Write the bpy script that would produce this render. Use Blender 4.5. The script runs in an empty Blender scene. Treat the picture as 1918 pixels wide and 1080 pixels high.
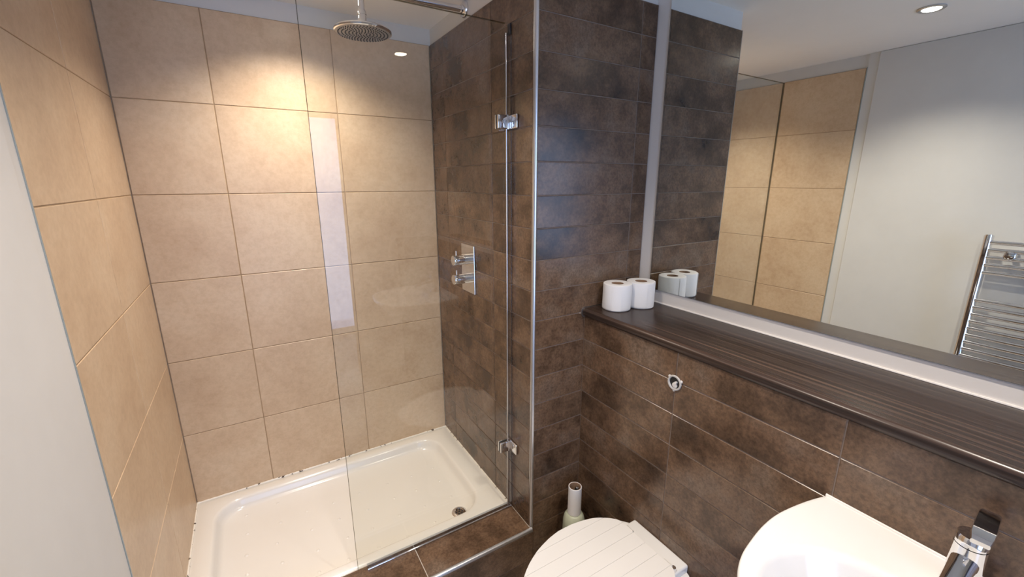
import bpy, bmesh, math, random
from mathutils import Vector, Matrix

random.seed(7)
S = bpy.context.scene
COL = S.collection
ZO = 0.25                      # height of the finished floor in survey coordinates; the scene's floor is z = 0

# ------------------------------------------------------------------ camera
FWD = Vector((0.50539383, 0.8277054, -0.24388695))
RIGHT = Vector((0.85330939, -0.52140335, -0.00127546))
UP = Vector((0.12821918, 0.20746641, 0.96980283))
cam_d = bpy.data.cameras.new('camera'); cam = bpy.data.objects.new('camera', cam_d); COL.objects.link(cam)
cam_d.sensor_fit = 'HORIZONTAL'; cam_d.sensor_width = 36.0
cam_d.lens = 36.0 * 801.5 / 1918.0
cam_d.clip_start = 0.01
M = Matrix((RIGHT, UP, -FWD)).transposed().to_4x4()
M.translation = Vector((0.3182, -1.8849, 1.7443 - ZO))
cam.matrix_world = M
S.camera = cam

# ------------------------------------------------------------------ world, daylight, exposure
w = bpy.data.worlds.new('daylight'); S.world = w; w.use_nodes = True
bg = w.node_tree.nodes['Background']
bg.inputs[0].default_value = (0.50, 0.68, 1.0, 1); bg.inputs[1].default_value = 2.0
S.view_settings.view_transform = 'Standard'; S.view_settings.look = 'None'
S.view_settings.gamma = 1.0; S.view_settings.use_curve_mapping = False
S.view_settings.exposure = 0.36
try: S.cycles.sample_clamp_indirect = 3.0
except Exception: pass

SPOT_W = 47.0                  # each ceiling downlight
DAY_W = 34.0                   # window in the hall behind the camera
SPOT_COL = (1.0, 0.885, 0.755)
DAY_COL = (0.36, 0.53, 1.0)

def area(name, loc, size, rot, watt, col):
    l = bpy.data.lights.new(name, 'AREA'); l.shape = 'RECTANGLE'; l.size, l.size_y = size
    l.energy = watt; l.color = col
    o = bpy.data.objects.new(name, l); COL.objects.link(o)
    o.location = (loc[0], loc[1], loc[2] - ZO); o.rotation_euler = rot
    return o
area('window_daylight', (0.6, -3.74, 1.36), (2.3, 2.05), (math.radians(90), 0, 0), DAY_W, DAY_COL)

# ------------------------------------------------------------------ survey numbers
W, XM, XB = 1.0616, 1.5429, 1.2802       # shower side wall, mirror wall, tiled boxing
YE, YL = -0.795, -0.800                  # pier face, end of the beige tiles
TOP, CEIL, FL = 2.296, 2.36, ZO
TRAY = 0.502
YF = -2.72                               # wall behind the camera
SHELF = 1.316
GLY = -0.656                             # glass screen
KF = -0.806                              # outer face of the kerb

# ------------------------------------------------------------------ material helpers
def newmat(name):
    m = bpy.data.materials.new(name); m.use_nodes = True
    nt = m.node_tree
    return m, nt, nt.nodes, nt.links, nt.nodes['Principled BSDF']
def ramp(N, pts):
    r = N.new('ShaderNodeValToRGB'); e = r.color_ramp.elements
    while len(e) < len(pts): e.new(0.5)
    for q, (pos, c) in zip(e, pts): q.position = pos; q.color = (*c, 1)
    return r
def coords(N, L, scale=(1, 1, 1), rnd=True):
    t = N.new('ShaderNodeTexCoord'); src = t.outputs['Object']
    if rnd:
        oi = N.new('ShaderNodeObjectInfo')
        mu = N.new('ShaderNodeMath'); mu.operation = 'MULTIPLY'; mu.inputs[1].default_value = 37.0
        L.new(oi.outputs['Random'], mu.inputs[0])
        cb = N.new('ShaderNodeCombineXYZ')
        for i in range(3): L.new(mu.outputs[0], cb.inputs[i])
        ad = N.new('ShaderNodeVectorMath'); ad.operation = 'ADD'
        L.new(src, ad.inputs[0]); L.new(cb.outputs[0], ad.inputs[1]); src = ad.outputs[0]
    mp = N.new('ShaderNodeMapping'); mp.inputs['Scale'].default_value = scale
    L.new(src, mp.inputs['Vector'])
    return mp.outputs['Vector']
def noise(N, L, vec, scale, detail=4, rough=0.6):
    n = N.new('ShaderNodeTexNoise'); n.inputs['Scale'].default_value = scale
    n.inputs['Detail'].default_value = detail; n.inputs['Roughness'].default_value = rough
    L.new(vec, n.inputs['Vector']); return n.outputs['Fac']
def mix(N, L, fac, a, b, mode='MIX'):
    m = N.new('ShaderNodeMix'); m.data_type = 'RGBA'; m.blend_type = mode
    for sock, v in ((m.inputs[0], fac), (m.inputs[6], a), (m.inputs[7], b)):
        if hasattr(v, 'links') or hasattr(v, 'is_linked'): L.new(v, sock)
        elif isinstance(v, (int, float)): sock.default_value = v
        else: sock.default_value = (*v, 1)
    return m.outputs[2]
def bump(N, L, B, h, strength, dist):
    b = N.new('ShaderNodeBump'); b.inputs['Strength'].default_value = strength; b.inputs['Distance'].default_value = dist
    L.new(h, b.inputs['Height']); L.new(b.outputs[0], B.inputs['Normal'])
def plain(name, col, rough=0.5, metal=0.0, spec=0.5, var=0.0, vscale=20, bmp=0.0, coat=0.0):
    m, nt, N, L, B = newmat(name)
    B.inputs['Base Color'].default_value = (*col, 1); B.inputs['Roughness'].default_value = rough
    B.inputs['Metallic'].default_value = metal; B.inputs['Specular IOR Level'].default_value = spec
    B.inputs['Coat Weight'].default_value = coat; B.inputs['Coat Roughness'].default_value = 0.05
    if var or bmp:
        v = coords(N, L, rnd=False); n = noise(N, L, v, vscale)
        if var:
            r = ramp(N, [(0.3, tuple(c * (1 - var) for c in col)), (0.7, tuple(min(1, c * (1 + var)) for c in col))])
            L.new(n, r.inputs[0]); L.new(r.outputs[0], B.inputs['Base Color'])
        if bmp: bump(N, L, B, n, bmp, 0.002)
    return m

def beige_tile_mat():
    m, nt, N, L, B = newmat('beige_tile')
    v = coords(N, L)
    big = noise(N, L, v, 5.0, 5, 0.65); fine = noise(N, L, v, 55.0, 4, 0.7)
    r = ramp(N, [(0.30, (0.545, 0.390, 0.255)), (0.52, (0.620, 0.462, 0.312)), (0.75, (0.660, 0.515, 0.365))]); L.new(big, r.inputs[0])
    r2 = ramp(N, [(0.35, (0.90, 0.88, 0.85)), (0.6, (1, 1, 1))]); L.new(fine, r2.inputs[0])
    L.new(mix(N, L, 1.0, r.outputs[0], r2.outputs[0], 'MULTIPLY'), B.inputs['Base Color'])
    B.inputs['Roughness'].default_value = 0.36
    bump(N, L, B, fine, 0.05, 0.001)
    return m
def dark_tile_mat():
    m, nt, N, L, B = newmat('dark_tile')
    v = coords(N, L)
    big = noise(N, L, v, 5.0, 6, 0.6); mid = noise(N, L, v, 24.0, 8, 0.75); fine = noise(N, L, v, 120.0, 3, 0.7)
    r = ramp(N, [(0.32, (0.044, 0.027, 0.018)), (0.43, (0.096, 0.057, 0.034)), (0.55, (0.164, 0.099, 0.060)), (0.68, (0.180, 0.126, 0.090))])
    L.new(big, r.inputs[0])
    r2 = ramp(N, [(0.30, (0.50, 0.46, 0.44)), (0.66, (1.20, 1.20, 1.20))]); L.new(mid, r2.inputs[0])
    r3 = ramp(N, [(0.36, (0.70, 0.70, 0.70)), (0.6, (1.08, 1.08, 1.08))]); L.new(fine, r3.inputs[0])
    c = mix(N, L, 0.75, r.outputs[0], r2.outputs[0], 'MULTIPLY')
    L.new(mix(N, L, 1.0, c, r3.outputs[0], 'MULTIPLY'), B.inputs['Base Color'])
    rr = N.new('ShaderNodeMapRange'); rr.inputs[3].default_value = 0.17; rr.inputs[4].default_value = 0.29
    L.new(mid, rr.inputs[0]); L.new(rr.outputs[0], B.inputs['Roughness'])
    bump(N, L, B, mid, 0.08, 0.001)
    return m
def shelf_mat():
    m, nt, N, L, B = newmat('dark_wood_laminate')
    v = coords(N, L, (80, 0.7, 80), rnd=False)
    a = noise(N, L, v, 1.0, 5, 0.6)
    v2 = coords(N, L, (150, 0.9, 150), rnd=False); b = noise(N, L, v2, 1.0, 3, 0.6)
    r = ramp(N, [(0.36, (0.018, 0.012, 0.010)), (0.50, (0.034, 0.022, 0.018)), (0.60, (0.052, 0.035, 0.028)), (0.70, (0.085, 0.058, 0.045))]); L.new(a, r.inputs[0])
    r2 = ramp(N, [(0.4, (0.75, 0.75, 0.75)), (0.55, (1.05, 1.05, 1.05)), (0.68, (1.55, 1.45, 1.35))]); L.new(b, r2.inputs[0])
    L.new(mix(N, L, 1.0, r.outputs[0], r2.outputs[0], 'MULTIPLY'), B.inputs['Base Color'])
    B.inputs['Roughness'].default_value = 0.26; B.inputs['Specular IOR Level'].default_value = 0.32
    return m
def glass_mat(name, tint, ior=1.5, rough=0.0, gloss=1.0):
    m, nt, N, L, B = newmat(name); N.remove(B)
    out = N['Material Output']
    t = N.new('ShaderNodeBsdfTransparent'); t.inputs[0].default_value = (*tint, 1)
    g = N.new('ShaderNodeBsdfGlossy'); g.inputs['Roughness'].default_value = rough
    lw = N.new('ShaderNodeLayerWeight'); lw.inputs['Blend'].default_value = 0.5          # Schlick reflectance, same from both sides
    pw = N.new('ShaderNodeMath'); pw.operation = 'POWER'; pw.inputs[1].default_value = 5.0; L.new(lw.outputs['Facing'], pw.inputs[0])
    f0 = ((ior - 1) / (ior + 1)) ** 2
    mu = N.new('ShaderNodeMath'); mu.operation = 'MULTIPLY_ADD'; mu.inputs[1].default_value = (1 - f0) * gloss; mu.inputs[2].default_value = f0 * gloss
    L.new(pw.outputs[0], mu.inputs[0])
    mx = N.new('ShaderNodeMixShader'); L.new(mu.outputs[0], mx.inputs[0]); L.new(t.outputs[0], mx.inputs[1]); L.new(g.outputs[0], mx.inputs[2])
    L.new(mx.outputs[0], out.inputs[0])
    return m
def emis(name, col, s):
    m, nt, N, L, B = newmat(name)
    B.inputs['Base Color'].default_value = (0.8, 0.8, 0.8, 1)
    B.inputs['Emission Color'].default_value = (*col, 1); B.inputs['Emission Strength'].default_value = s
    return m
def sealant_mat():
    m, nt, N, L, B = newmat('white_sealant_with_mould')
    v = coords(N, L, rnd=False); n = noise(N, L, v, 55.0, 3, 0.55)
    r = ramp(N, [(0.60, (0.80, 0.76, 0.69)), (0.635, (0.07, 0.045, 0.03))]); L.new(n, r.inputs[0])
    L.new(r.outputs[0], B.inputs['Base Color']); B.inputs['Roughness'].default_value = 0.4
    return m

MT = dict(
    beige=beige_tile_mat(), dark=dark_tile_mat(), shelf=shelf_mat(),
    plaster=plain('white_wall_paint', (0.66, 0.65, 0.63), 0.6, var=0.02, vscale=9, bmp=0.05),
    ceil=plain('white_ceiling_paint', (0.86, 0.85, 0.83), 0.65, var=0.015, vscale=6),
    satin=plain('white_satin_paint', (0.72, 0.69, 0.665), 0.4),
    bgrout=plain('beige_grout', (0.36, 0.25, 0.15), 0.8, var=0.15, vscale=30),
    dgrout=plain('brown_grout', (0.20, 0.155, 0.13), 0.8, var=0.15, vscale=30),
    lgrout=plain('pale_grout', (0.50, 0.44, 0.38), 0.8),
    steel=plain('satin_trim_metal', (0.62, 0.62, 0.63), 0.28, metal=1.0),
    chrome=plain('chrome', (0.82, 0.82, 0.83), 0.05, metal=1.0),
    greymetal=plain('shower_face_grey', (0.33, 0.32, 0.31), 0.35, metal=0.6),
    black=plain('black_rubber', (0.012, 0.012, 0.012), 0.5),
    ceramic=plain('white_ceramic', (0.70, 0.69, 0.68), 0.08),
    acrylic=plain('white_acrylic', (0.76, 0.735, 0.70), 0.16),
    plastic=plain('white_plastic', (0.68, 0.665, 0.65), 0.28),
    greyplastic=plain('grey_plastic', (0.48, 0.47, 0.46), 0.25),
    paper=plain('white_tissue', (0.76, 0.75, 0.75), 0.9, bmp=0.25, vscale=60),
    card=plain('brown_cardboard', (0.30, 0.19, 0.12), 0.85, var=0.1),
    green=plain('pale_green_plastic', (0.46, 0.49, 0.37), 0.35),
    mirror=plain('mirror_silver', (0.86, 0.89, 0.86), 0.0, metal=1.0),
    medge=plain('mirror_edge', (0.32, 0.35, 0.33), 0.25),
    glass=glass_mat('clear_glass', (0.975, 0.98, 0.965)),
    gedge=glass_mat('glass_cut_edge', (0.42, 0.40, 0.30), 1.5),
    seal=glass_mat('clear_seal', (0.80, 0.82, 0.86), 1.45, 0.08),
    lamp=emis('lamp_lens', (1.0, 0.93, 0.82), 22.0),
    floor=plain('stone_floor', (0.38, 0.31, 0.24), 0.45, var=0.3, vscale=8),
    carpet=plain('hall_floor', (0.35, 0.30, 0.25), 0.9, var=0.1),
    mould=sealant_mat(),
)

# ------------------------------------------------------------------ object helpers (all coordinates are survey coordinates)
ORG = {}
def link(o, parent, org):
    COL.objects.link(o)
    org = Vector(org); ORG[o.name] = org
    if parent:
        o.parent = parent; o.location = org - ORG[parent.name]
    else:
        o.location = org - Vector((0, 0, ZO))
def tag(o, label=None, cat=None, group=None, kind=None):
    if label: o['label'] = label
    if cat: o['category'] = cat
    if group: o['group'] = group
    if kind: o['kind'] = kind
    return o
def empty(name, loc, label=None, cat=None, group=None, kind=None):
    o = bpy.data.objects.new(name, None); o.empty_display_size = 0.05
    link(o, None, loc); return tag(o, label, cat, group, kind)
def mk(name, bm, mat, parent=None, org=None, smooth=False, angle=40):
    """bmesh in survey coordinates -> one mesh object"""
    if org is None:
        if parent: org = ORG[parent.name]
        else:
            vs = [v.co for v in bm.verts]
            org = Vector(((min(v.x for v in vs) + max(v.x for v in vs)) / 2, (min(v.y for v in vs) + max(v.y for v in vs)) / 2, min(v.z for v in vs)))
    org = Vector(org)
    for v in bm.verts: v.co -= org
    bmesh.ops.recalc_face_normals(bm, faces=bm.faces)
    me = bpy.data.meshes.new(name); bm.to_mesh(me); bm.free()
    me.materials.append(MT[mat])
    if smooth:
        me.polygons.foreach_set('use_smooth', [True] * len(me.polygons))
        try: me.set_sharp_from_angle(angle=math.radians(angle))
        except Exception: pass
    o = bpy.data.objects.new(name, me); link(o, parent, org)
    return o
def box(lo, hi, bev=0.0, seg=2, bm=None):
    b = bmesh.new()
    bmesh.ops.create_cube(b, size=1.0)
    for v in b.verts: v.co = Vector([lo[i] + (v.co[i] + 0.5) * (hi[i] - lo[i]) for i in range(3)])
    if bev: bmesh.ops.bevel(b, geom=b.edges[:], offset=bev, segments=seg, affect='EDGES', profile=0.5)
    return join(bm, b)
def join(bm, b):
    if bm is None: return b
    me = bpy.data.meshes.new('tmp'); b.to_mesh(me); b.free(); bm.from_mesh(me); bpy.data.meshes.remove(me)
    return bm
def loft(loops, cap0=True, cap1=True, bm=None, closed=True):
    b = bmesh.new(); R = []
    for lp in loops: R.append([b.verts.new(q) for q in lp])
    n = len(R[0])
    for A, C in zip(R, R[1:]):
        for i in range(n if closed else n - 1):
            j = (i + 1) % n
            b.faces.new((A[i], A[j], C[j], C[i]))
    if cap0: b.faces.new(R[0][::-1])
    if cap1: b.faces.new(R[-1])
    return join(bm, b)
def frame(d):
    d = Vector(d).normalized(); a = Vector((0, 0, 1)) if abs(d.z) < 0.9 else Vector((1, 0, 0))
    u = d.cross(a).normalized(); return u, d.cross(u).normalized()
def tube(pts, rad, n=16, bm=None, caps=True):
    pts = [Vector(p) for p in pts]; rad = rad if isinstance(rad, (list, tuple)) else [rad] * len(pts)
    loops = []; u = None
    for i, p in enumerate(pts):
        d = (pts[min(i + 1, len(pts) - 1)] - pts[max(i - 1, 0)]).normalized()
        if u is None: u, v = frame(d)
        else:
            u = (u - d * u.dot(d)).normalized(); v = d.cross(u)
        loops.append([p + rad[i] * (math.cos(t) * u + math.sin(t) * v) for t in [2 * math.pi * k / n for k in range(n)]])
    return loft(loops, caps, caps, bm)
def lathe(c, prof, n=40, axis=(0, 0, 1), bm=None, cap0=True, cap1=True):
    """prof = [(radius, distance along axis)]"""
    c = Vector(c); ax = Vector(axis).normalized(); u, v = frame(ax)
    loops = [[c + ax * h + max(r, 1e-5) * (math.cos(t) * u + math.sin(t) * v) for t in [2 * math.pi * k / n for k in range(n)]] for r, h in prof]
    return loft(loops, cap0, cap1, bm)
def spline(pts, per=8, closed=False):
    P = [Vector(p) for p in pts]; n = len(P); out = []
    for i in range(n if closed else n - 1):
        g = lambda k: P[k % n] if closed else P[max(0, min(n - 1, k))]
        a, b, c, d = g(i - 1), g(i), g(i + 1), g(i + 2)
        for s in range(per):
            t = s / per
            out.append(0.5 * ((2 * b) + (c - a) * t + (2 * a - 5 * b + 4 * c - d) * t * t + (3 * b - a - 3 * c + d) * t ** 3))
    if not closed: out.append(P[-1])
    return out

TILE_ME = {}
def tile(parent, mat, u0, u1, v0, v1, plane, face, gap=0.0013, t=0.007, ch=0.0011):
    """one tile; face gives the outward normal: '-y', '+x', '-x', '+z'.  u, v are the two in-plane axes"""
    du, dv = (u1 - u0) - 2 * gap, (v1 - v0) - 2 * gap
    if du < 0.004 or dv < 0.004: return
    cu, cv = (u0 + u1) / 2, (v0 + v1) / 2
    U, Vv, Nn, c = {'-y': ((1, 0, 0), (0, 0, 1), (0, -1, 0), (cu, plane, cv)), '+x': ((0, 1, 0), (0, 0, 1), (1, 0, 0), (plane, cu, cv)),
                    '-x': ((0, -1, 0), (0, 0, 1), (-1, 0, 0), (plane, cu, cv)), '+z': ((1, 0, 0), (0, 1, 0), (0, 0, 1), (cu, cv, plane))}[face]
    key = (round(du, 4), round(dv, 4), face, mat)
    if key not in TILE_ME:
        U, Vv, Nn = Vector(U), Vector(Vv), Vector(Nn)
        b = bmesh.new(); rings = []
        for ins, d in ((0, -t), (0, -ch), (ch, 0)):
            a, h = du / 2 - ins, dv / 2 - ins
            rings.append([b.verts.new(U * x + Vv * y + Nn * d) for x, y in ((-a, -h), (a, -h), (a, h), (-a, h))])
        for A, C in zip(rings, rings[1:]):
            for i in range(4): b.faces.new((A[i], A[(i + 1) % 4], C[(i + 1) % 4], C[i]))
        b.faces.new(rings[-1]); b.faces.new(rings[0][::-1])
        bmesh.ops.recalc_face_normals(b, faces=b.faces)
        me = bpy.data.meshes.new('tile'); b.to_mesh(me); b.free(); me.materials.append(MT[mat]); TILE_ME[key] = me
    o = bpy.data.objects.new('tile', TILE_ME[key]); link(o, parent, c)
    return o
def tiles(parent, mat, us, vs, plane, face, skip=None):
    for u0, u1 in zip(us, us[1:]):
        for v0, v1 in zip(vs, vs[1:]):
            if skip and skip((u0 + u1) / 2, (v0 + v1) / 2): continue
            tile(parent, mat, min(u0, u1), max(u0, u1), v0, v1, plane, face)
def structure(name, bm, mat, label, cat):
    return tag(mk(name, bm, mat), label, cat, kind='structure')

ROWS3 = [TRAY] + [0.8 + 0.3 * i for i in range(5)] + [TOP]
ROWS1 = [TRAY - 0.002] + [0.6 + 0.1 * i for i in range(17)] + [TOP]
ROWS1F = [FL, 0.3] + [0.4 + 0.1 * i for i in range(19)] + [TOP]
REC = 0.008                    # wall surface behind the tile faces
GR = 0.0016                    # grout recess

# ------------------------------------------------------------------ the room shell
structure('floor', box((-0.1, YF - 0.15, FL - 0.1), (XM + 0.1, 0.1, FL)), 'floor', 'stone floor of the bathroom below the toilet', 'floor')
structure('ceiling', box((-0.1, YF, CEIL), (XM + 0.1, 0.1, CEIL + 0.1)), 'ceil', 'white painted ceiling over the shower and mirror', 'ceiling')

wb = structure('wall_back', box((-0.1, REC, FL), (W + 0.1, 0.1, CEIL)), 'plaster', 'beige tiled wall at the back of the shower', 'wall')
mk('grout', box((0.0, GR, TRAY), (W, REC, TOP)), 'bgrout', wb)
tiles(wb, 'beige', [0.001, 0.2682, 0.670, W - 0.001], ROWS3, 0.0, '-y')

wl = structure('wall_left', box((-0.1, YF, FL), (-REC, REC, CEIL)), 'plaster', 'left wall, beige tiled in the shower and white beyond', 'wall')
mk('grout', box((-REC, YL, TRAY), (-GR, 0.0, TOP)), 'bgrout', wl)
tiles(wl, 'beige', [-0.001, -0.405, YL + 0.001], ROWS3, 0.0, '+x')
mk('plaster_skin', box((-REC, YF, FL), (0.005, YL - 0.046, CEIL - 0.0005), 0.004, 3), 'plaster', wl)
mk('plaster_bead', box((-REC, YL - 0.048, FL), (-0.001, YL - 0.0035, CEIL - 0.0005)), 'plaster', wl)
t1 = structure('trim_1', box((-REC, YL - 0.0035, TRAY), (0.001, YL, TOP + 0.002)), 'medge', 'thin dark metal strip ending the beige tiles on the left wall', 'trim')

ws = structure('wall_shower_side', box((W + REC, YE + 0.1, FL), (W + 0.12, REC, CEIL)), 'plaster', 'brown tiled side wall of the shower with the valve', 'wall')
mk('grout', box((W + GR, YE + 0.0106, TRAY - 0.01), (W + REC, 0.0, TOP)), 'dgrout', ws)
tiles(ws, 'dark', [-0.001, -0.138, -0.537, YE + 0.0106], ROWS1, W, '-x')

wp = structure('wall_pier', box((W + REC, YE + REC, FL), (XM + 0.1, YE + 0.1, CEIL)), 'plaster', 'dark tiled pier between the shower and the mirror', 'wall')
mk('grout', box((W + 0.008, YE + GR, FL), (XM + 0.002, YE + REC, TOP)), 'dgrout', wp)
tiles(wp, 'dark', [W + 0.010, 1.475, XM + 0.001], ROWS1F, YE, '-y', skip=lambda u, v: u > 1.4 and v < 1.2)

wr = structure('wall_right', box((XM + 0.004, YF, FL), (XM + 0.12, YE + REC, CEIL)), 'satin', 'white painted wall carrying the mirror', 'wall')

wx = structure('wall_boxing', box((XB + REC, YF, FL), (XM + 0.004, YE + 0.002, SHELF - 0.03)), 'plaster', 'brown tiled low boxing behind the toilet and basin', 'wall')
mk('grout', box((XB + GR, YF, FL), (XB + REC, YE, SHELF - 0.03)), 'dgrout', wx)
tiles(wx, 'dark', [YE - 0.001, -1.186, -1.5845, -1.984, -2.384, YF], [FL, 0.3] + [0.4 + 0.1 * i for i in range(9)] + [SHELF - 0.029], XB, '-x')

kb = structure('wall_kerb', box((0.0, KF + REC, FL), (W + REC, GLY + 0.03, TRAY - 0.006)), 'plaster', 'brown tiled kerb along the front of the shower', 'kerb')
mk('grout', box((0.0, KF + 0.012, TRAY - 0.006), (W, GLY + 0.012, TRAY - 0.0006)), 'lgrout', kb)
mk('grout', box((0.0, KF + GR, FL), (W + 0.002, KF + REC, TRAY - 0.012)), 'dgrout', kb)
tiles(kb, 'dark', [0.001, 0.2665, 0.6667, W - 0.0005], [KF + 0.011, GLY + 0.012], TRAY + 0.001, '+z')
tiles(kb, 'dark', [0.001, 0.2665, 0.6667, W + 0.006], [FL, 0.37, TRAY - 0.012], KF, '-y')

# metal corner trims: quarter-round profile swept
def quarter(c, n=7):
    return [(c * math.cos(a), c * math.sin(a)) for a in [math.pi / 2 * k / (n - 1) for k in range(n)]]
q = quarter(0.0105)
lp = lambda z: [Vector((W + 0.0105 - a, YE + 0.0105 - b, z)) for a, b in q] + [Vector((W + 0.0105, YE + 0.0105, z))]
structure('trim_2', loft([lp(TRAY - 0.008), lp(TOP + 0.001)]), 'steel', 'silver metal trim down the outer corner of the pier', 'trim')
lp = lambda x: [Vector((x, KF + 0.0105 - a, TRAY - 0.0095 + b)) for a, b in q] + [Vector((x, KF + 0.0105, TRAY - 0.0095))]
structure('trim_3', loft([lp(0.0), lp(W + 0.004)]), 'steel', 'silver metal trim along the front edge of the kerb', 'trim')

# wall behind the camera with an open doorway, and the daylit hall beyond
DX0, DX1, DZ = 0.17, 0.93, 2.17
wf = empty('wall_front', (0.5, YF, FL), 'white wall with a doorway opposite the shower', 'wall', kind='structure')
mk('wall_panel', box((-0.1, YF - 0.1, FL), (DX0, YF, CEIL)), 'plaster', wf)
mk('wall_panel', box((DX1, YF - 0.1, FL), (XM + 0.1, YF, CEIL)), 'plaster', wf)
mk('wall_panel', box((DX0, YF - 0.1, DZ), (DX1, YF, CEIL)), 'plaster', wf)
dr = empty('door_1', (0.48, YF, FL), 'white painted door frame opposite the shower', 'door frame', kind='structure')
mk('jamb', box((DX0 - 0.06, YF - 0.11, FL), (DX0, YF + 0.015, DZ + 0.06), 0.003), 'satin', dr)
mk('jamb', box((DX1, YF - 0.11, FL), (DX1 + 0.06, YF + 0.015, DZ + 0.06), 0.003), 'satin', dr)
mk('head', box((DX0, YF - 0.11, DZ), (DX1, YF + 0.015, DZ + 0.06), 0.003), 'satin', dr)
HY = -3.80
structure('floor_hall', box((-0.7, HY, FL - 0.1), (1.9, YF - 0.15, FL)), 'carpet', 'pale floor of the hall beyond the doorway', 'floor')
structure('ceiling_hall', box((-0.7, HY, 2.6), (1.9, YF - 0.1, 2.7)), 'ceil', 'white ceiling of the hall beyond the doorway', 'ceiling')
structure('wall_hall_left', box((-0.8, HY, FL), (-0.7, YF - 0.1, 2.6)), 'plaster', 'white left wall of the hall', 'wall')
structure('wall_hall_right', box((1.9, HY, FL), (2.0, YF - 0.1, 2.6)), 'plaster', 'white right wall of the hall', 'wall')
hn = empty('wall_hall_near', (0.5, YF - 0.1, FL), 'hall side of the bathroom wall', 'wall', kind='structure')
mk('wall_panel', box((-0.7, YF - 0.14, FL), (DX0 - 0.06, YF - 0.11, 2.6)), 'plaster', hn)
mk('wall_panel', box((DX1 + 0.06, YF - 0.14, FL), (1.9, YF - 0.11, 2.6)), 'plaster', hn)
mk('wall_panel', box((DX0 - 0.06, YF - 0.14, DZ + 0.06), (DX1 + 0.06, YF - 0.11, 2.6)), 'plaster', hn)
wx0, wx1, wz0, wz1 = -0.6, 1.8, 0.33, 2.40
hf = empty('wall_hall_far', (0.5, HY, FL), 'hall wall around the window', 'wall', kind='structure')
mk('wall_panel', box((-0.7, HY - 0.1, FL), (wx0, HY, 2.6)), 'plaster', hf)
mk('wall_panel', box((wx1, HY - 0.1, FL), (1.9, HY, 2.6)), 'plaster', hf)
mk('wall_panel', box((wx0, HY - 0.1, FL), (wx1, HY, wz0)), 'plaster', hf)
mk('wall_panel', box((wx0, HY - 0.1, wz1), (wx1, HY, 2.6)), 'plaster', hf)
wn = empty('window_1', (0.55, HY, wz0), 'window of the hall letting in daylight', 'window', kind='structure')
for a, b_ in (((wx0, wz0), (wx0 + 0.05, wz1)), ((wx1 - 0.05, wz0), (wx1, wz1)), ((wx0 + 0.05, wz0), (wx1 - 0.05, wz0 + 0.05)), ((wx0 + 0.05, wz1 - 0.05), (wx1 - 0.05, wz1))):
    mk('frame', box((a[0], HY - 0.07, a[1]), (b_[0], HY - 0.02, b_[1]), 0.003), 'satin', wn)
mk('pane', box((wx0 + 0.05, HY - 0.05, wz0 + 0.05), (wx1 - 0.05, HY - 0.044, wz1 - 0.05)), 'glass', wn)

# ------------------------------------------------------------------ ceiling downlights
def downlight(x, y, label):
    r = empty('downlight', (x, y, CEIL - 0.008), label, 'ceiling light', 'recessed ceiling downlights')
    mk('bezel', lathe((x, y, CEIL), [(0.034, 0.002), (0.041, 0.0), (0.042, -0.004), (0.038, -0.007), (0.031, -0.006), (0.028, -0.002), (0.0275, 0.002)], 40, cap0=False, cap1=False), 'steel', r, smooth=True, angle=50)
    mk('lens', lathe((x, y, CEIL), [(0.0, -0.0095), (0.016, -0.0085), (0.0255, -0.0062), (0.0275, -0.0050), (0.0275, 0.0)], 32), 'lamp', r, smooth=True)
    l = bpy.data.lights.new('downlight_beam', 'SPOT'); l.energy = SPOT_W; l.color = SPOT_COL
    l.spot_size = math.radians(130); l.spot_blend = 1.0; l.shadow_soft_size = 0.024
    o = bpy.data.objects.new('downlight_beam', l); COL.objects.link(o); o.parent = r; o.location = (0, 0, -0.006)
downlight(0.515, -0.29, 'round recessed downlight in the ceiling over the shower')
downlight(0.515, -1.172, 'round recessed downlight over the floor, seen in the mirror')
downlight(1.07, -1.72, 'round recessed downlight near the basin, reflected in the shower glass')

# ------------------------------------------------------------------ shower tray
def rrect(x0, x1, y0, y1, r, z, n=10):
    out = []
    for cx, cy, a0 in ((x1 - r, y1 - r, 0), (x0 + r, y1 - r, 90), (x0 + r, y0 + r, 180), (x1 - r, y0 + r, 270)):
        for k in range(n + 1):
            a = math.radians(a0 + 90 * k / n); out.append(Vector((cx + r * math.cos(a), cy + r * math.sin(a), z)))
    return out
tr = empty('shower_tray', (W / 2, -0.32, FL), 'white acrylic shower tray with a raised rim and chrome waste', 'shower tray')
x0, x1, y0, y1 = 0.0, W - 0.0005, GLY + 0.014, -0.001
def zf(q): return 0.462 - 0.010 * max(0.0, 1 - math.hypot(q.x - 0.892, q.y + 0.536) / 0.75)
ix0, ix1, iy0, iy1 = 0.056, 0.985, -0.606, -0.043
loops = [rrect(x0, x1, y0, y1, 0.0015, FL + 0.001), rrect(x0, x1, y0, y1, 0.002, TRAY - 0.003), rrect(x0 + .003, x1 - .003, y0 + .003, y1 - .003, 0.003, TRAY)]
for d, dz in ((0, 0.0), (0.006, -0.0012), (0.011, -0.005), (0.015, -0.012), (0.021, -0.026), (0.028, -0.035), (0.038, -0.0395)):
    loops.append(rrect(ix0 + d, ix1 - d, iy0 + d, iy1 - d, 0.105 - d * 0.9, TRAY + dz))
base = loops[-1]; cc = Vector((0.892, -0.536, 0))
for s in (0.8, 0.6, 0.4, 0.2):
    lpn = []
    for p_ in base:
        qv = Vector((cc.x + (p_.x - cc.x) * s, cc.y + (p_.y - cc.y) * s, 0)); qv.z = zf(qv); lpn.append(qv)
    loops.append(lpn)
mk('basin_shell', loft(loops), 'acrylic', tr, smooth=True, angle=50)
dz0 = zf(Vector((0.892, -0.536, 0)))
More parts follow.
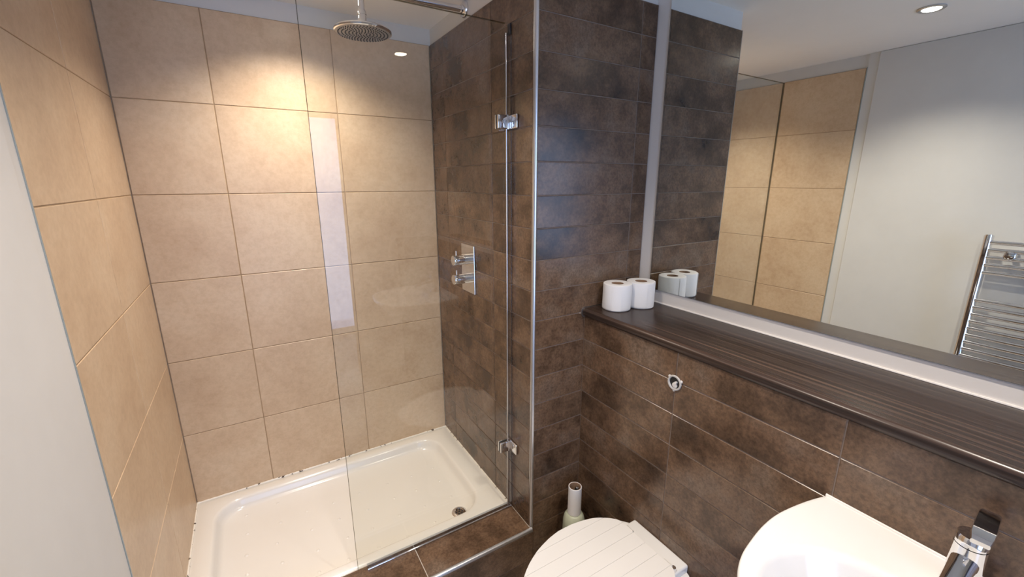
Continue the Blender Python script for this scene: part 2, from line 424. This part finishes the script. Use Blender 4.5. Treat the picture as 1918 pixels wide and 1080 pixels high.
ws_ = mk('waste', lathe((0.892, -0.536, dz0 + 0.001), [(0.030, -0.003), (0.030, 0.001), (0.027, 0.004), (0.018, 0.005), (0.016, 0.003), (0.0, 0.003)], 36), 'chrome', tr, org=(0.892, -0.536, dz0), smooth=True)
bmh = None
for k in range(6):
    a = k * math.pi / 3
    bmh = lathe((0.892 + 0.012 * math.cos(a), -0.536 + 0.012 * math.sin(a), dz0 + 0.0038), [(0.0036, 0), (0.0034, 0.0016), (0.0, 0.0016)], 10, bm=bmh)
bmh = lathe((0.892, -0.536, dz0 + 0.0038), [(0.0042, 0), (0.004, 0.0016), (0.0, 0.0016)], 10, bm=bmh)
mk('drain_holes', bmh, 'black', ws_)
# grip bumps on the tray floor, cheap low domes
bmb = None
for k in range(34):
    gx, gy = 0.16 + 0.105 * (k % 8) + random.uniform(-.01, .01), -0.54 + 0.105 * (k // 8) + random.uniform(-.01, .01)
    if math.hypot(gx - 0.892, gy + 0.536) < 0.08 or gy > -0.1: continue
    bmb = lathe((gx, gy, zf(Vector((gx, gy, 0)))), [(0.007, -0.0005), (0.005, 0.0012), (0.002, 0.0018)], 10, bm=bmb)
mk('grip_dimples', bmb, 'acrylic', tr, smooth=True)['kind'] = 'stuff'
def bead_path(pts, rad, seed):
    rnd = random.Random(seed); out = []; rr = []
    for a, b in zip(pts, pts[1:]):
        a, b = Vector(a), Vector(b); n = int((b - a).length / 0.006)
        for k in range(n): out.append(a.lerp(b, k / n)); rr.append(rad * rnd.uniform(0.75, 1.2))
    out.append(Vector(pts[-1])); rr.append(rad)
    return tube(out, rr, 8)
mk('sealant', bead_path([(0.0015, GLY + 0.02, TRAY + 0.0005), (0.0015, -0.0015, TRAY + 0.0005)], 0.0042, 1), 'mould', tr, smooth=True)
mk('sealant', bead_path([(0.0015, -0.0015, TRAY + 0.0005), (W - 0.0015, -0.0015, TRAY + 0.0005)], 0.0042, 2), 'mould', tr, smooth=True)
mk('sealant', bead_path([(W - 0.0015, -0.0015, TRAY + 0.0005), (W - 0.0015, GLY + 0.02, TRAY + 0.0005)], 0.0036, 3), 'mould', tr, smooth=True)

# ------------------------------------------------------------------ shower screen
GX0, GX1, GZ0, GZ1 = 0.4775, 1.0445, TRAY + 0.010, 2.199
sc = empty('shower_screen', ((GX0 + GX1) / 2, GLY, TRAY), 'clear frameless glass shower screen on two chrome hinges', 'shower screen')
pn = mk('pane', box((GX0 + 0.001, GLY - 0.004, GZ0), (GX1, GLY + 0.004, GZ1 - 0.001)), 'glass', sc)
mk('cut_edge', box((GX0, GLY - 0.0038, GZ0), (GX0 + 0.001, GLY + 0.0038, GZ1)), 'gedge', pn)
mk('cut_edge', box((GX0 + 0.001, GLY - 0.0038, GZ1 - 0.001), (GX1, GLY + 0.0038, GZ1)), 'gedge', pn)
mk('bottom_seal', box((0.507, GLY - 0.006, TRAY + 0.0015), (W - 0.004, GLY + 0.006, GZ0 + 0.004), 0.001), 'seal', sc)
mk('bottom_strip', tube([(0.507, GLY - 0.009, TRAY + 0.0045), (W - 0.004, GLY - 0.009, TRAY + 0.0045)], 0.0034, 10), 'chrome', sc, smooth=True)
mk('side_seal', box((GX1, GLY - 0.003, GZ0), (W - 0.003, GLY + 0.003, 2.172), 0.0005), 'seal', sc)
mk('seal_bead', tube([(GX1 + 0.002, GLY - 0.004, GZ0), (GX1 + 0.002, GLY - 0.004, 2.172)], 0.0024, 10), 'chrome', sc, smooth=True)
mk('wall_strip', tube([(W - 0.003, GLY - 0.012, GZ0), (W - 0.003, GLY - 0.012, 2.172)], 0.0026, 10), 'seal', sc, smooth=True)
mk('seal_end', box((W - 0.006, GLY - 0.012, 2.168), (W - 0.001, GLY + 0.004, 2.199), 0.001), 'black', sc)
for hz in (1.922, 0.777):
    h = mk('hinge', box((1.012, GLY - 0.0125, hz - 0.021), (1.046, GLY - 0.0042, hz + 0.021), 0.003, 3), 'chrome', sc, org=(1.03, GLY, hz), smooth=True)
    mk('clamp_plate', box((1.012, GLY + 0.0042, hz - 0.021), (1.046, GLY + 0.0115, hz + 0.021), 0.003, 3), 'chrome', h, smooth=True)
    mk('gasket', box((1.0135, GLY - 0.0044, hz - 0.0195), (1.0465, GLY + 0.0044, hz + 0.0195)), 'black', h)
    mk('wall_plate', box((W - 0.008, GLY - 0.052, hz - 0.021), (W - 0.0005, GLY + 0.008, hz + 0.021), 0.003, 3), 'chrome', h, smooth=True)
    mk('knuckle', tube([(1.0495, GLY - 0.006, hz - 0.021), (1.0495, GLY - 0.006, hz + 0.021)], 0.0065, 20), 'chrome', h, smooth=True)
    mk('screw', lathe((1.031, GLY - 0.0125, hz), [(0.0, 0.001), (0.0048, 0.001), (0.0052, 0.0)], 16, axis=(0, -1, 0)), 'steel', h, smooth=True)
    for s in (-1, 1):
        mk('screw', lathe((W - 0.008, GLY - 0.034, hz + s * 0.011), [(0.0, 0.001), (0.0032, 0.001), (0.0035, 0.0)], 14, axis=(-1, 0, 0)), 'steel', h, smooth=True)

# ------------------------------------------------------------------ rain shower head on its wall arm
hx, hy, hz = 0.707, -0.34, 2.203
sh = empty('rain_shower', (W, hy, 2.33), 'round chrome rain shower head on an arm from the wall', 'shower head')
mk('wall_flange', lathe((W + 0.008, hy, 2.331), [(0.0, 0.0), (0.026, 0.0), (0.0265, 0.006), (0.024, 0.011), (0.014, 0.013), (0.0135, 0.020), (0.0, 0.020)], 36, axis=(-1, 0, 0)), 'chrome', sh, smooth=True)
path = [(W, hy, 2.331), (0.9, hy, 2.329), (0.76, hy, 2.327)] + [(0.707 + 0.035 * (1 - math.sin(a)), hy, 2.292 + 0.035 * math.cos(a)) for a in [math.radians(10 * k) for k in range(0, 10)]] + [(0.707, hy, 2.262)]
mk('arm', tube(path, 0.0105, 20), 'chrome', sh, smooth=True)
mk('arm_joint', lathe((hx, hy, 2.222), [(0.0, 0.0), (0.017, 0.0), (0.019, 0.006), (0.014, 0.014), (0.0135, 0.03), (0.0145, 0.031), (0.0145, 0.040), (0.012, 0.044), (0.0, 0.044)], 28), 'chrome', sh, smooth=True)
hd = mk('head', lathe((hx, hy, hz), [(0.0, 0.024), (0.02, 0.023), (0.06, 0.016), (0.085, 0.008), (0.089, 0.003), (0.0885, -0.001), (0.0855, -0.003), (0.0845, -0.002)], 64, cap1=True), 'chrome', sh, org=(hx, hy, hz), smooth=True)
mk('face_plate', lathe((hx, hy, hz), [(0.0844, -0.0019), (0.0844, -0.0032), (0.082, -0.0038), (0.0, -0.0038)], 64), 'greymetal', hd, smooth=True)
bmn = None
for ring in range(1, 8):
    cnt = ring * 7
    for k in range(cnt):
        a = 2 * math.pi * k / cnt + ring * 0.37; r_ = 0.0108 * ring
        bmn = lathe((hx + r_ * math.cos(a), hy + r_ * math.sin(a), hz - 0.0036), [(0.0021, 0), (0.0016, -0.0028)], 7, bm=bmn)
mk('nozzles', bmn, 'black', hd)['kind'] = 'stuff'

# ------------------------------------------------------------------ shower valve
vy, vz = -0.332, 1.398
vv = empty('shower_valve', (W, vy, vz), 'chrome twin-knob shower valve on the brown tiled wall', 'shower valve')
mk('back_plate', box((W - 0.006, vy - 0.058, 1.300), (W - 0.0003, vy + 0.058, 1.496), 0.0015, 2), 'chrome', vv)
for kz in (1.437, 1.359):
    kn = mk('knob', lathe((W - 0.006, vy, kz), [(0.0, -0.001), (0.0215, -0.001), (0.0215, 0.018), (0.0200, 0.0185), (0.0200, 0.020), (0.0205, 0.0205), (0.0205, 0.036), (0.0195, 0.0365), (0.0195, 0.038), (0.0205, 0.0385), (0.0205, 0.062), (0.0195, 0.064), (0.0, 0.064)], 36, axis=(-1, 0, 0)), 'chrome', vv, org=(W - 0.006, vy, kz), smooth=True)
    mk('lever_pin', tube([(W - 0.056, vy, kz + 0.014), (W - 0.056, vy, kz + 0.038)], [0.0032, 0.0028], 12), 'chrome', kn, smooth=True)

# ------------------------------------------------------------------ mirror and shelf
mi = empty('wall_mirror', (XM, -1.7, 1.3625), 'large frameless mirror on the white wall above the shelf', 'mirror')
mk('mirror_glass', box((XM - 0.0015, -2.62, 1.3635), (XM + 0.0005, -0.847, 2.2935)), 'mirror', mi)
mk('edge', box((XM + 0.0005, -2.621, 1.3625), (XM + 0.0045, -0.846, 2.2945)), 'medge', mi)
# shelf: profile with a bullnose front swept along y
sx, th = XB - 0.012, 0.030
prof = [(XM + 0.003, SHELF - th), (sx + 0.013, SHELF - th)]
for k in range(0, 11):
    a = math.radians(-90 - 18 * k); prof.append((sx + 0.013 + 0.013 * math.cos(a), SHELF - th / 2 + th / 2 * math.sin(a)))
prof.append((XM + 0.003, SHELF))
tp = empty('shelf_top', (1.41, -1.75, SHELF - th), 'long dark wood grain shelf with a rounded front edge under the mirror', 'shelf')
mk('board', loft([[Vector((x, YE - 0.0015, z)) for x, z in prof], [Vector((x, YF + 0.001, z)) for x, z in prof]]), 'shelf', tp, smooth=True, angle=30)
mk('sealant', tube([(XM + 0.001, YE - 0.002, SHELF + 0.001), (XM + 0.001, YF + 0.002, SHELF + 0.001)], 0.0035, 8), 'satin', tp, smooth=True)
ep = [(x - 0.003 if x < 1.5 else x, z + (0.003 if z > SHELF - th / 2 else -0.003)) for x, z in prof]
mk('end_sealant', loft([[Vector((x, YE - 0.0002, z)) for x, z in ep], [Vector((x, YE - 0.003, z)) for x, z in ep]]), 'steel', tp)

# ------------------------------------------------------------------ toilet rolls on the shelf
def roll(x, y, label, rz):
    R_, H = 0.0485, 0.091
    r = empty('toilet_roll', (x, y, SHELF), label, 'toilet roll', 'spare toilet rolls on the shelf')
    n = 56; loops = []
    rnd = random.Random(rz)
    ph = [rnd.uniform(0, 6.28) for _ in range(3)]
    for rad, h in ((0.0205, 0.001), (R_ - 0.003, 0.0005), (R_ - 0.0005, 0.003), (R_, 0.008), (R_, H / 3), (R_, 2 * H / 3), (R_, H - 0.006), (R_ - 0.0008, H - 0.0015), (R_ - 0.004, H), (0.028, H - 0.0008), (0.0205, H - 0.0012)):
        lpn = []
        for k in range(n):
            a = 2 * math.pi * k / n
            wob = 1 + (0.010 * math.sin(3 * a + ph[0] + h * 20) + 0.006 * math.sin(5 * a + ph[1] - h * 40)) * (1 if rad > 0.03 else 0)
            lpn.append(Vector((x + rad * wob * math.cos(a), y + rad * wob * math.sin(a), SHELF + h)))
        loops.append(lpn)
    loops.append(loops[0])
    b = loft(loops, False, False); bmesh.ops.remove_doubles(b, verts=b.verts, dist=1e-6)
    mk('paper', b, 'paper', r, smooth=True, angle=50)
    mk('core', lathe((x, y, SHELF), [(0.0206, 0.001), (0.0206, H - 0.0015), (0.0195, H - 0.0015), (0.0195, 0.001), (0.0206, 0.001)], 32, cap0=False, cap1=False), 'card', r, smooth=True, angle=50)
    c = Vector((x, y, SHELF)); a0 = rz
    fl = [[Vector((x + (R_ + 0.0012) * math.cos(a), y + (R_ + 0.0012) * math.sin(a), SHELF + h)) for h in (0.004, H - 0.004)] for a in [a0 + 0.05 * k for k in range(14)]]
    b = bmesh.new(); vs = [[b.verts.new(q_) for q_ in c_] for c_ in fl]
    for A, C in zip(vs, vs[1:]): b.faces.new((A[0], A[1], C[1], C[0]))
    mk('loose_sheet', b, 'paper', r, smooth=True)
roll(1.3655, -0.861, 'white toilet roll on the shelf, nearer the front edge', 3.6)
roll(1.459, -0.880, 'white toilet roll on the shelf, against the mirror wall', 4.4)

# ------------------------------------------------------------------ flush button in the boxing
fy, fz = -1.186, 1.1965
fb = empty('flush_button', (XB, fy, fz), 'broken white flush button on the brown tiled wall above the toilet', 'flush button')
mk('ring', lathe((XB, fy, fz), [(0.0165, 0.001), (0.0215, 0.001), (0.0225, 0.003), (0.0215, 0.0055), (0.0190, 0.0062), (0.0170, 0.005), (0.0165, 0.001)], 36, axis=(-1, 0, 0), cap0=False, cap1=False), 'greyplastic', fb, smooth=True, angle=50)
mk('hole', lathe((XB - 0.0005, fy, fz), [(0.0170, 0.0), (0.0170, 0.0012), (0.0, 0.0012)], 28, axis=(-1, 0, 0)), 'black', fb)
mk('push_pad', lathe((XB - 0.001, fy - 0.001, fz - 0.0075), [(0.0082, 0.0), (0.0082, 0.0025), (0.006, 0.0032), (0.0, 0.0032)], 24, axis=(-1, 0, 0)), 'plastic', fb, smooth=True)
mk('push_rod', tube([(XB - 0.001, fy - 0.006, fz + 0.003), (XB - 0.008, fy - 0.006, fz + 0.004)], 0.0032, 12), 'plastic', fb, smooth=True)
for k in range(3):
    a = math.radians(35 + 118 * k)
    mk('clip', lathe((XB - 0.0005, fy + 0.0225 * math.cos(a), fz + 0.0225 * math.sin(a)), [(0.004, 0), (0.004, 0.003), (0.0, 0.004)], 12, axis=(-1, 0, 0)), 'plastic', fb, smooth=True)

# ------------------------------------------------------------------ toilet
ty = -1.188
tl = empty('toilet', (1.05, ty, FL), 'white back-to-wall toilet with a plank-grooved closed lid', 'toilet')
half = spline([(1.2115, 0.098), (1.1976, 0.119), (1.1406, 0.156), (1.044, 0.1725), (0.965, 0.161), (0.8956, 0.134), (0.838, 0.094), (0.801, 0.05), (0.79, 0.0)] and
              [Vector((a, b, 0)) for a, b in ((1.2115, 0.098), (1.1976, 0.119), (1.1406, 0.156), (1.044, 0.1725), (0.965, 0.161), (0.8956, 0.134), (0.838, 0.094), (0.801, 0.05), (0.79, 0.0))], 6)
def lid_loop(s, z, dx=0.0):
    pts = [(v.x, v.y) for v in half]
    full = pts + [(a, -b) for a, b in pts[-2::-1]]
    cx = 1.02
    return [Vector((cx + (a - cx) * s + dx, ty + b * s, z)) for a, b in full]
def band(y0_, y1_, inset):
    """part of the lid outline between two y offsets, as a polygon"""
    out_f, out_b = [], []
    hv = [(v.x, v.y) for v in half]; im = max(range(len(hv)), key=lambda i: hv[i][1])
    def xs(dy):
        d = abs(dy); d = min(d, hv[im][1] - 1e-4)
        xb = 1.2115
        for (a, b), (c, e) in zip(hv[:im], hv[1:im + 1]):
            if b <= d <= e: xb = a + (c - a) * (d - b) / max(e - b, 1e-9)
        xf = 0.79
        for (a, b), (c, e) in zip(hv[im:], hv[im + 1:]):
            if e <= d <= b: xf = a + (c - a) * (d - b) / min(e - b, -1e-9)
        return xf + inset, xb - inset
    for k in range(9):
        dy = y0_ + (y1_ - y0_) * k / 8; f_, b_ = xs(dy)
        if b_ - f_ < 0.004: continue
        out_f.append((f_, dy)); out_b.append((b_, dy))
    return out_f + out_b[::-1]
# pan: lofted from foot to rim
def pan_loop(s_w, x_front, z, x_back=XB - 0.0003):
    out = []
    for k in range(48):
        a = 2 * math.pi * k / 48
        cx_, cy_ = math.cos(a), math.sin(a)
        ex = 2.0 if cx_ < 0 else 4.5
        r_ = (abs(cx_) ** ex + abs(cy_) ** ex) ** (-1 / ex)
        mid = (x_front * 0.42 + x_back * 0.58)
        rx = (mid - x_front) if cx_ < 0 else (x_back - mid)
        out.append(Vector((mid + rx * r_ * cx_, ty + s_w * r_ * cy_, z)))
    return out
mk('pan', loft([pan_loop(0.105, 0.90, FL), pan_loop(0.104, 0.905, FL + 0.04), pan_loop(0.105, 0.91, FL + 0.15), pan_loop(0.122, 0.875, FL + 0.25),
                pan_loop(0.150, 0.825, FL + 0.33), pan_loop(0.162, 0.803, FL + 0.37), pan_loop(0.163, 0.80, FL + 0.388), pan_loop(0.159, 0.806, FL + 0.393)]), 'ceramic', tl, smooth=True, angle=60)
mk('back_ledge', box((1.16, ty - 0.104, 0.60), (XB - 0.0003, ty + 0.102, 0.665), 0.007, 4), 'ceramic', tl, smooth=True)
mk('seat', loft([lid_loop(0.975, 0.6445), lid_loop(0.99, 0.648), lid_loop(0.995, 0.658), lid_loop(0.985, 0.664)]), 'plastic', tl, smooth=True, angle=50)
ld = mk('lid', loft([lid_loop(0.985, 0.6655), lid_loop(0.998, 0.668), lid_loop(1.0, 0.686), lid_loop(0.997, 0.6902)]), 'plastic', tl, smooth=True, angle=50)
edges = [-0.1715, -0.138, -0.092, -0.046, 0.0, 0.046, 0.092, 0.138, 0.1715]
for a, b in zip(edges, edges[1:]):
    poly = band(a + 0.0004, b - 0.0004, 0.001)
    bm_ = bmesh.new(); lo = [bm_.verts.new((x_, ty + y_, 0.6865)) for x_, y_ in poly]
    f = bm_.faces.new(lo); ext = bmesh.ops.extrude_face_region(bm_, geom=[f])
    top = [v for v in ext['geom'] if isinstance(v, bmesh.types.BMVert)]
    for v in top: v.co.z = 0.6915
    tf = [g for g in ext['geom'] if isinstance(g, bmesh.types.BMFace)]
    bmesh.ops.bevel(bm_, geom=[e for fc in tf for e in fc.edges], offset=0.0006, segments=1, affect='EDGES')
    mk('plank', bm_, 'plastic', ld)
for s in (-1, 1):
    hg = mk('hinge', tube([(1.222, ty + s * 0.088, 0.672), (1.222, ty + s * 0.060, 0.672)], 0.0070, 16), 'plastic', tl, org=(1.222, ty + s * 0.074, 0.672), smooth=True)
    mk('hinge_post', tube([(1.226, ty + s * 0.092, 0.660), (1.226, ty + s * 0.092, 0.676)], [0.008, 0.007], 14), 'plastic' if s > 0 else 'chrome', hg, smooth=True)

# ------------------------------------------------------------------ toilet brush holder and the nearly used roll over its handle
bx_, by_ = 1.203, -0.872
tb = empty('toilet_brush', (bx_, by_, FL), 'pale green toilet brush holder in the corner behind the toilet', 'toilet brush')
mk('holder', lathe((bx_, by_, FL), [(0.036, 0.0), (0.039, 0.004), (0.0405, 0.02), (0.0405, 0.255), (0.0395, 0.258), (0.0395, 0.261), (0.0402, 0.264), (0.0395, 0.284), (0.036, 0.300), (0.030, 0.311), (0.024, 0.314), (0.0, 0.314)], 44), 'green', tb, smooth=True, angle=50)
mk('handle', tube([(bx_, by_, FL + 0.31), (bx_ + 0.004, by_ - 0.001, FL + 0.40), (bx_ + 0.0085, by_ - 0.002, FL + 0.415)], [0.0075, 0.007, 0.0075], 16), 'black', tb, smooth=True)
mk('handle_cap', lathe((bx_ + 0.0085, by_ - 0.002, FL + 0.415), [(0.0065, 0.0), (0.0060, 0.003), (0.003, 0.005), (0.0, 0.005)], 16), 'chrome', tb, smooth=True)
cr = empty('used_roll_core', (bx_, by_, FL + 0.314), 'nearly used toilet roll tube standing over the brush handle', 'toilet roll tube')
mk('cardboard_tube', lathe((bx_, by_, FL + 0.3145), [(0.0195, 0.0), (0.0195, 0.1095), (0.0210, 0.1100), (0.0210, 0.0), (0.0195, 0.0)], 36, cap0=False, cap1=False), 'card', cr, smooth=True, angle=50)
mk('tissue', lathe((bx_, by_, FL + 0.3145), [(0.0211, 0.0), (0.0211, 0.1100), (0.0222, 0.1105), (0.0238, 0.1095), (0.0241, 0.06), (0.0244, 0.001), (0.0211, 0.0)], 36, cap0=False, cap1=False), 'paper', cr, smooth=True, angle=50)

# ------------------------------------------------------------------ wash basin and tap
cy = -1.775; RIM = 1.105
bs = empty('wash_basin', (1.2, cy, 0.98), 'white ceramic wash basin fixed to the brown tiled wall', 'basin')
hp = [(XB - 0.0005, 0.0), (XB - 0.0005, 0.1), (XB - 0.0005, 0.196), (1.272, 0.2015), (1.218, 0.2150), (1.146, 0.2255), (1.088, 0.2250), (1.03, 0.2170), (0.980, 0.2055), (0.935, 0.183), (0.89, 0.142), (0.868, 0.085), (0.860, 0.0)]
hs = [Vector((XB - 0.0005, 0.196 * k / 10, 0)) for k in range(10)] + spline([Vector((a, b, 0)) for a, b in hp[2:]], 5)
out0 = [(min(v.x, XB - 0.0005), v.y) for v in hs]; out0 = out0 + [(a, -b) for a, b in out0[-2:0:-1]]
def ol(s, z): return [Vector((XB - 0.0005 + (a - XB + 0.0005) * s, cy + b * (1 - (1 - s) * 0.8), z)) for a, b in out0]
def bowl(rx, ry, z, cx=1.020):
    res = []
    for a, b in out0:
        th_ = math.atan2(b / 0.22, (a - 1.03) / 0.2)
        res.append(Vector((cx + rx * math.cos(th_), cy + ry * math.sin(th_), z)))
    return res
R0, R1 = ol(0.985, RIM), bowl(0.150, 0.188, RIM - 0.001)
flat = [[a.lerp(b, t) for a, b in zip(R0, R1)] for t in (0.05, 0.35, 0.65, 0.95)]
mk('bowl', loft([ol(0.35, 0.945), ol(0.55, 0.955), ol(0.82, 1.01), ol(0.95, 1.06), ol(0.99, 1.085), ol(1.0, 1.097), ol(0.996, 1.103), R0] + flat + [R1, bowl(0.143, 0.181, RIM - 0.0035), bowl(0.136, 0.173, RIM - 0.012), bowl(0.122, 0.156, RIM - 0.045), bowl(0.096, 0.122, RIM - 0.085), bowl(0.06, 0.075, RIM - 0.108), bowl(0.022, 0.022, RIM - 0.113)]), 'ceramic', bs, smooth=True, angle=70)
mk('waste', lathe((1.020, cy, RIM - 0.113), [(0.022, 0.0), (0.021, 0.003), (0.010, 0.004), (0.0, 0.003)], 28), 'chrome', bs, smooth=True)
mk('sealant', tube([(XB - 0.001, cy - 0.2, RIM), (XB - 0.001, cy + 0.2, RIM)], 0.0035, 8), 'satin', bs, smooth=True)

fx, fyy = 1.212, -1.789
tap = empty('basin_tap', (fx, fyy, RIM), 'chrome single-lever basin tap beside the tiled wall', 'tap')
ax = Vector((0.0, 0, 1))
mk('body', lathe((fx, fyy, RIM - 0.001), [(0.0, 0.0), (0.0245, 0.0), (0.0245, 0.004), (0.0215, 0.007), (0.0205, 0.02), (0.0198, 0.092), (0.0, 0.092)], 40), 'chrome', tap, smooth=True, angle=50)
mk('cap', lathe((fx, fyy, RIM + 0.0925), [(0.0, 0.0), (0.0198, 0.0), (0.0198, 0.012), (0.0180, 0.016), (0.0, 0.017)], 40), 'chrome', tap, smooth=True, angle=50)
sp = mk('spout', loft([[Vector((fx - 0.012 - d, fyy + sy * wd, RIM + zc + sz * ht)) for sy, sz in [(math.cos(t), math.sin(t)) for t in [2 * math.pi * k / 20 for k in range(20)]]]
                       for d, zc, wd, ht in ((0, 0.062, 0.0165, 0.020), (0.02, 0.058, 0.0155, 0.016), (0.06, 0.050, 0.0145, 0.0125), (0.095, 0.042, 0.014, 0.011), (0.105, 0.039, 0.012, 0.009))]), 'chrome', tap, smooth=True, angle=60)
mk('aerator', lathe((fx - 0.100, fyy, RIM + 0.024), [(0.0, 0.0), (0.010, 0.0), (0.0105, 0.010), (0.0, 0.010)], 24), 'steel', sp, smooth=True)
# lever: a flat paddle rising towards the wall
lev = []
for d, zc, wd, ht in ((-0.020, 0.1105, 0.0125, 0.0035), (-0.008, 0.114, 0.0155, 0.006), (0.010, 0.117, 0.016, 0.006), (0.028, 0.122, 0.0155, 0.0045), (0.042, 0.127, 0.015, 0.0035), (0.048, 0.130, 0.013, 0.0022)):
    lev.append([Vector((fx + d, fyy + sy, RIM + zc + sz)) for sy, sz in ((-wd, -ht * .5), (-wd * .9, -ht), (wd * .9, -ht), (wd, -ht * .5), (wd, ht * .5), (wd * .9, ht), (-wd * .9, ht), (-wd, ht * .5))])
ca, sa = math.cos(math.radians(5)), math.sin(math.radians(5))          # turned slightly off centre
lev = [[Vector((fx + (v.x - fx) * ca - (v.y - fyy) * sa * 0.85, fyy - 0.0085 + (v.x - fx) * sa + (v.y - fyy) * ca * 0.85, v.z)) for v in l_] for l_ in lev]
mk('lever', loft(lev), 'chrome', tap, smooth=True, angle=40)

# ------------------------------------------------------------------ towel radiator on the left wall (seen in the mirror)
ry0, ry1, rx = -1.387, -1.887, 0.070
rd = empty('towel_radiator', (rx, (ry0 + ry1) / 2, 0.72), 'chrome ladder towel radiator on the white left wall', 'radiator')
for y_ in (ry0, ry1):
    pr_ = [Vector((rx + 0.017 * math.cos(a), y_ + 0.0150 * math.sin(a), 0)) for a in [math.radians(-90 + 15 * k) for k in range(13)]] + [Vector((rx - 0.012, y_ + 0.015, 0)), Vector((rx - 0.012, y_ - 0.015, 0))]
    rl = mk('side_rail', loft([[v + Vector((0, 0, z)) for v in pr_] for z in (0.62, 1.516)]), 'chrome', rd, smooth=True, angle=35)
    mk('end_cap', lathe((rx, y_, 1.516), [(0.012, 0.0), (0.012, 0.003), (0.0, 0.003)], 20), 'chrome', rl, smooth=True)
    vb = mk('valve', lathe((rx, y_, 0.55), [(0.0, 0.0), (0.014, 0.0), (0.014, 0.03), (0.010, 0.034), (0.010, 0.07), (0.0, 0.07)], 20), 'chrome', rd, smooth=True)
bars = [1.488 - 0.0325 * k for k in range(5)] + [1.233 - 0.0324 * k for k in range(10)] + [0.84 - 0.0324 * k for k in range(6)]
b0 = mk('bar', tube([(rx + 0.004, ry0 - 0.010, bars[0]), (rx + 0.004, ry1 + 0.010, bars[0])], 0.0095, 16), 'chrome', rd, org=(rx, (ry0 + ry1) / 2, bars[0]), smooth=True)
for z in bars[1:]:
    c_ = b0.copy(); link(c_, rd, (rx, (ry0 + ry1) / 2, z))
for y_ in (-1.463, -1.811):
    for z in (1.438, 0.80):
        mk('bracket', lathe((-0.002, y_, z), [(0.0, 0.0), (0.016, 0.0), (0.016, 0.012), (0.010, 0.014), (0.010, 0.058), (0.018, 0.060), (0.018, 0.088), (0.014, 0.092), (0.0, 0.092)], 24, axis=(1, 0, 0)), 'chrome', rd, smooth=True, angle=50)
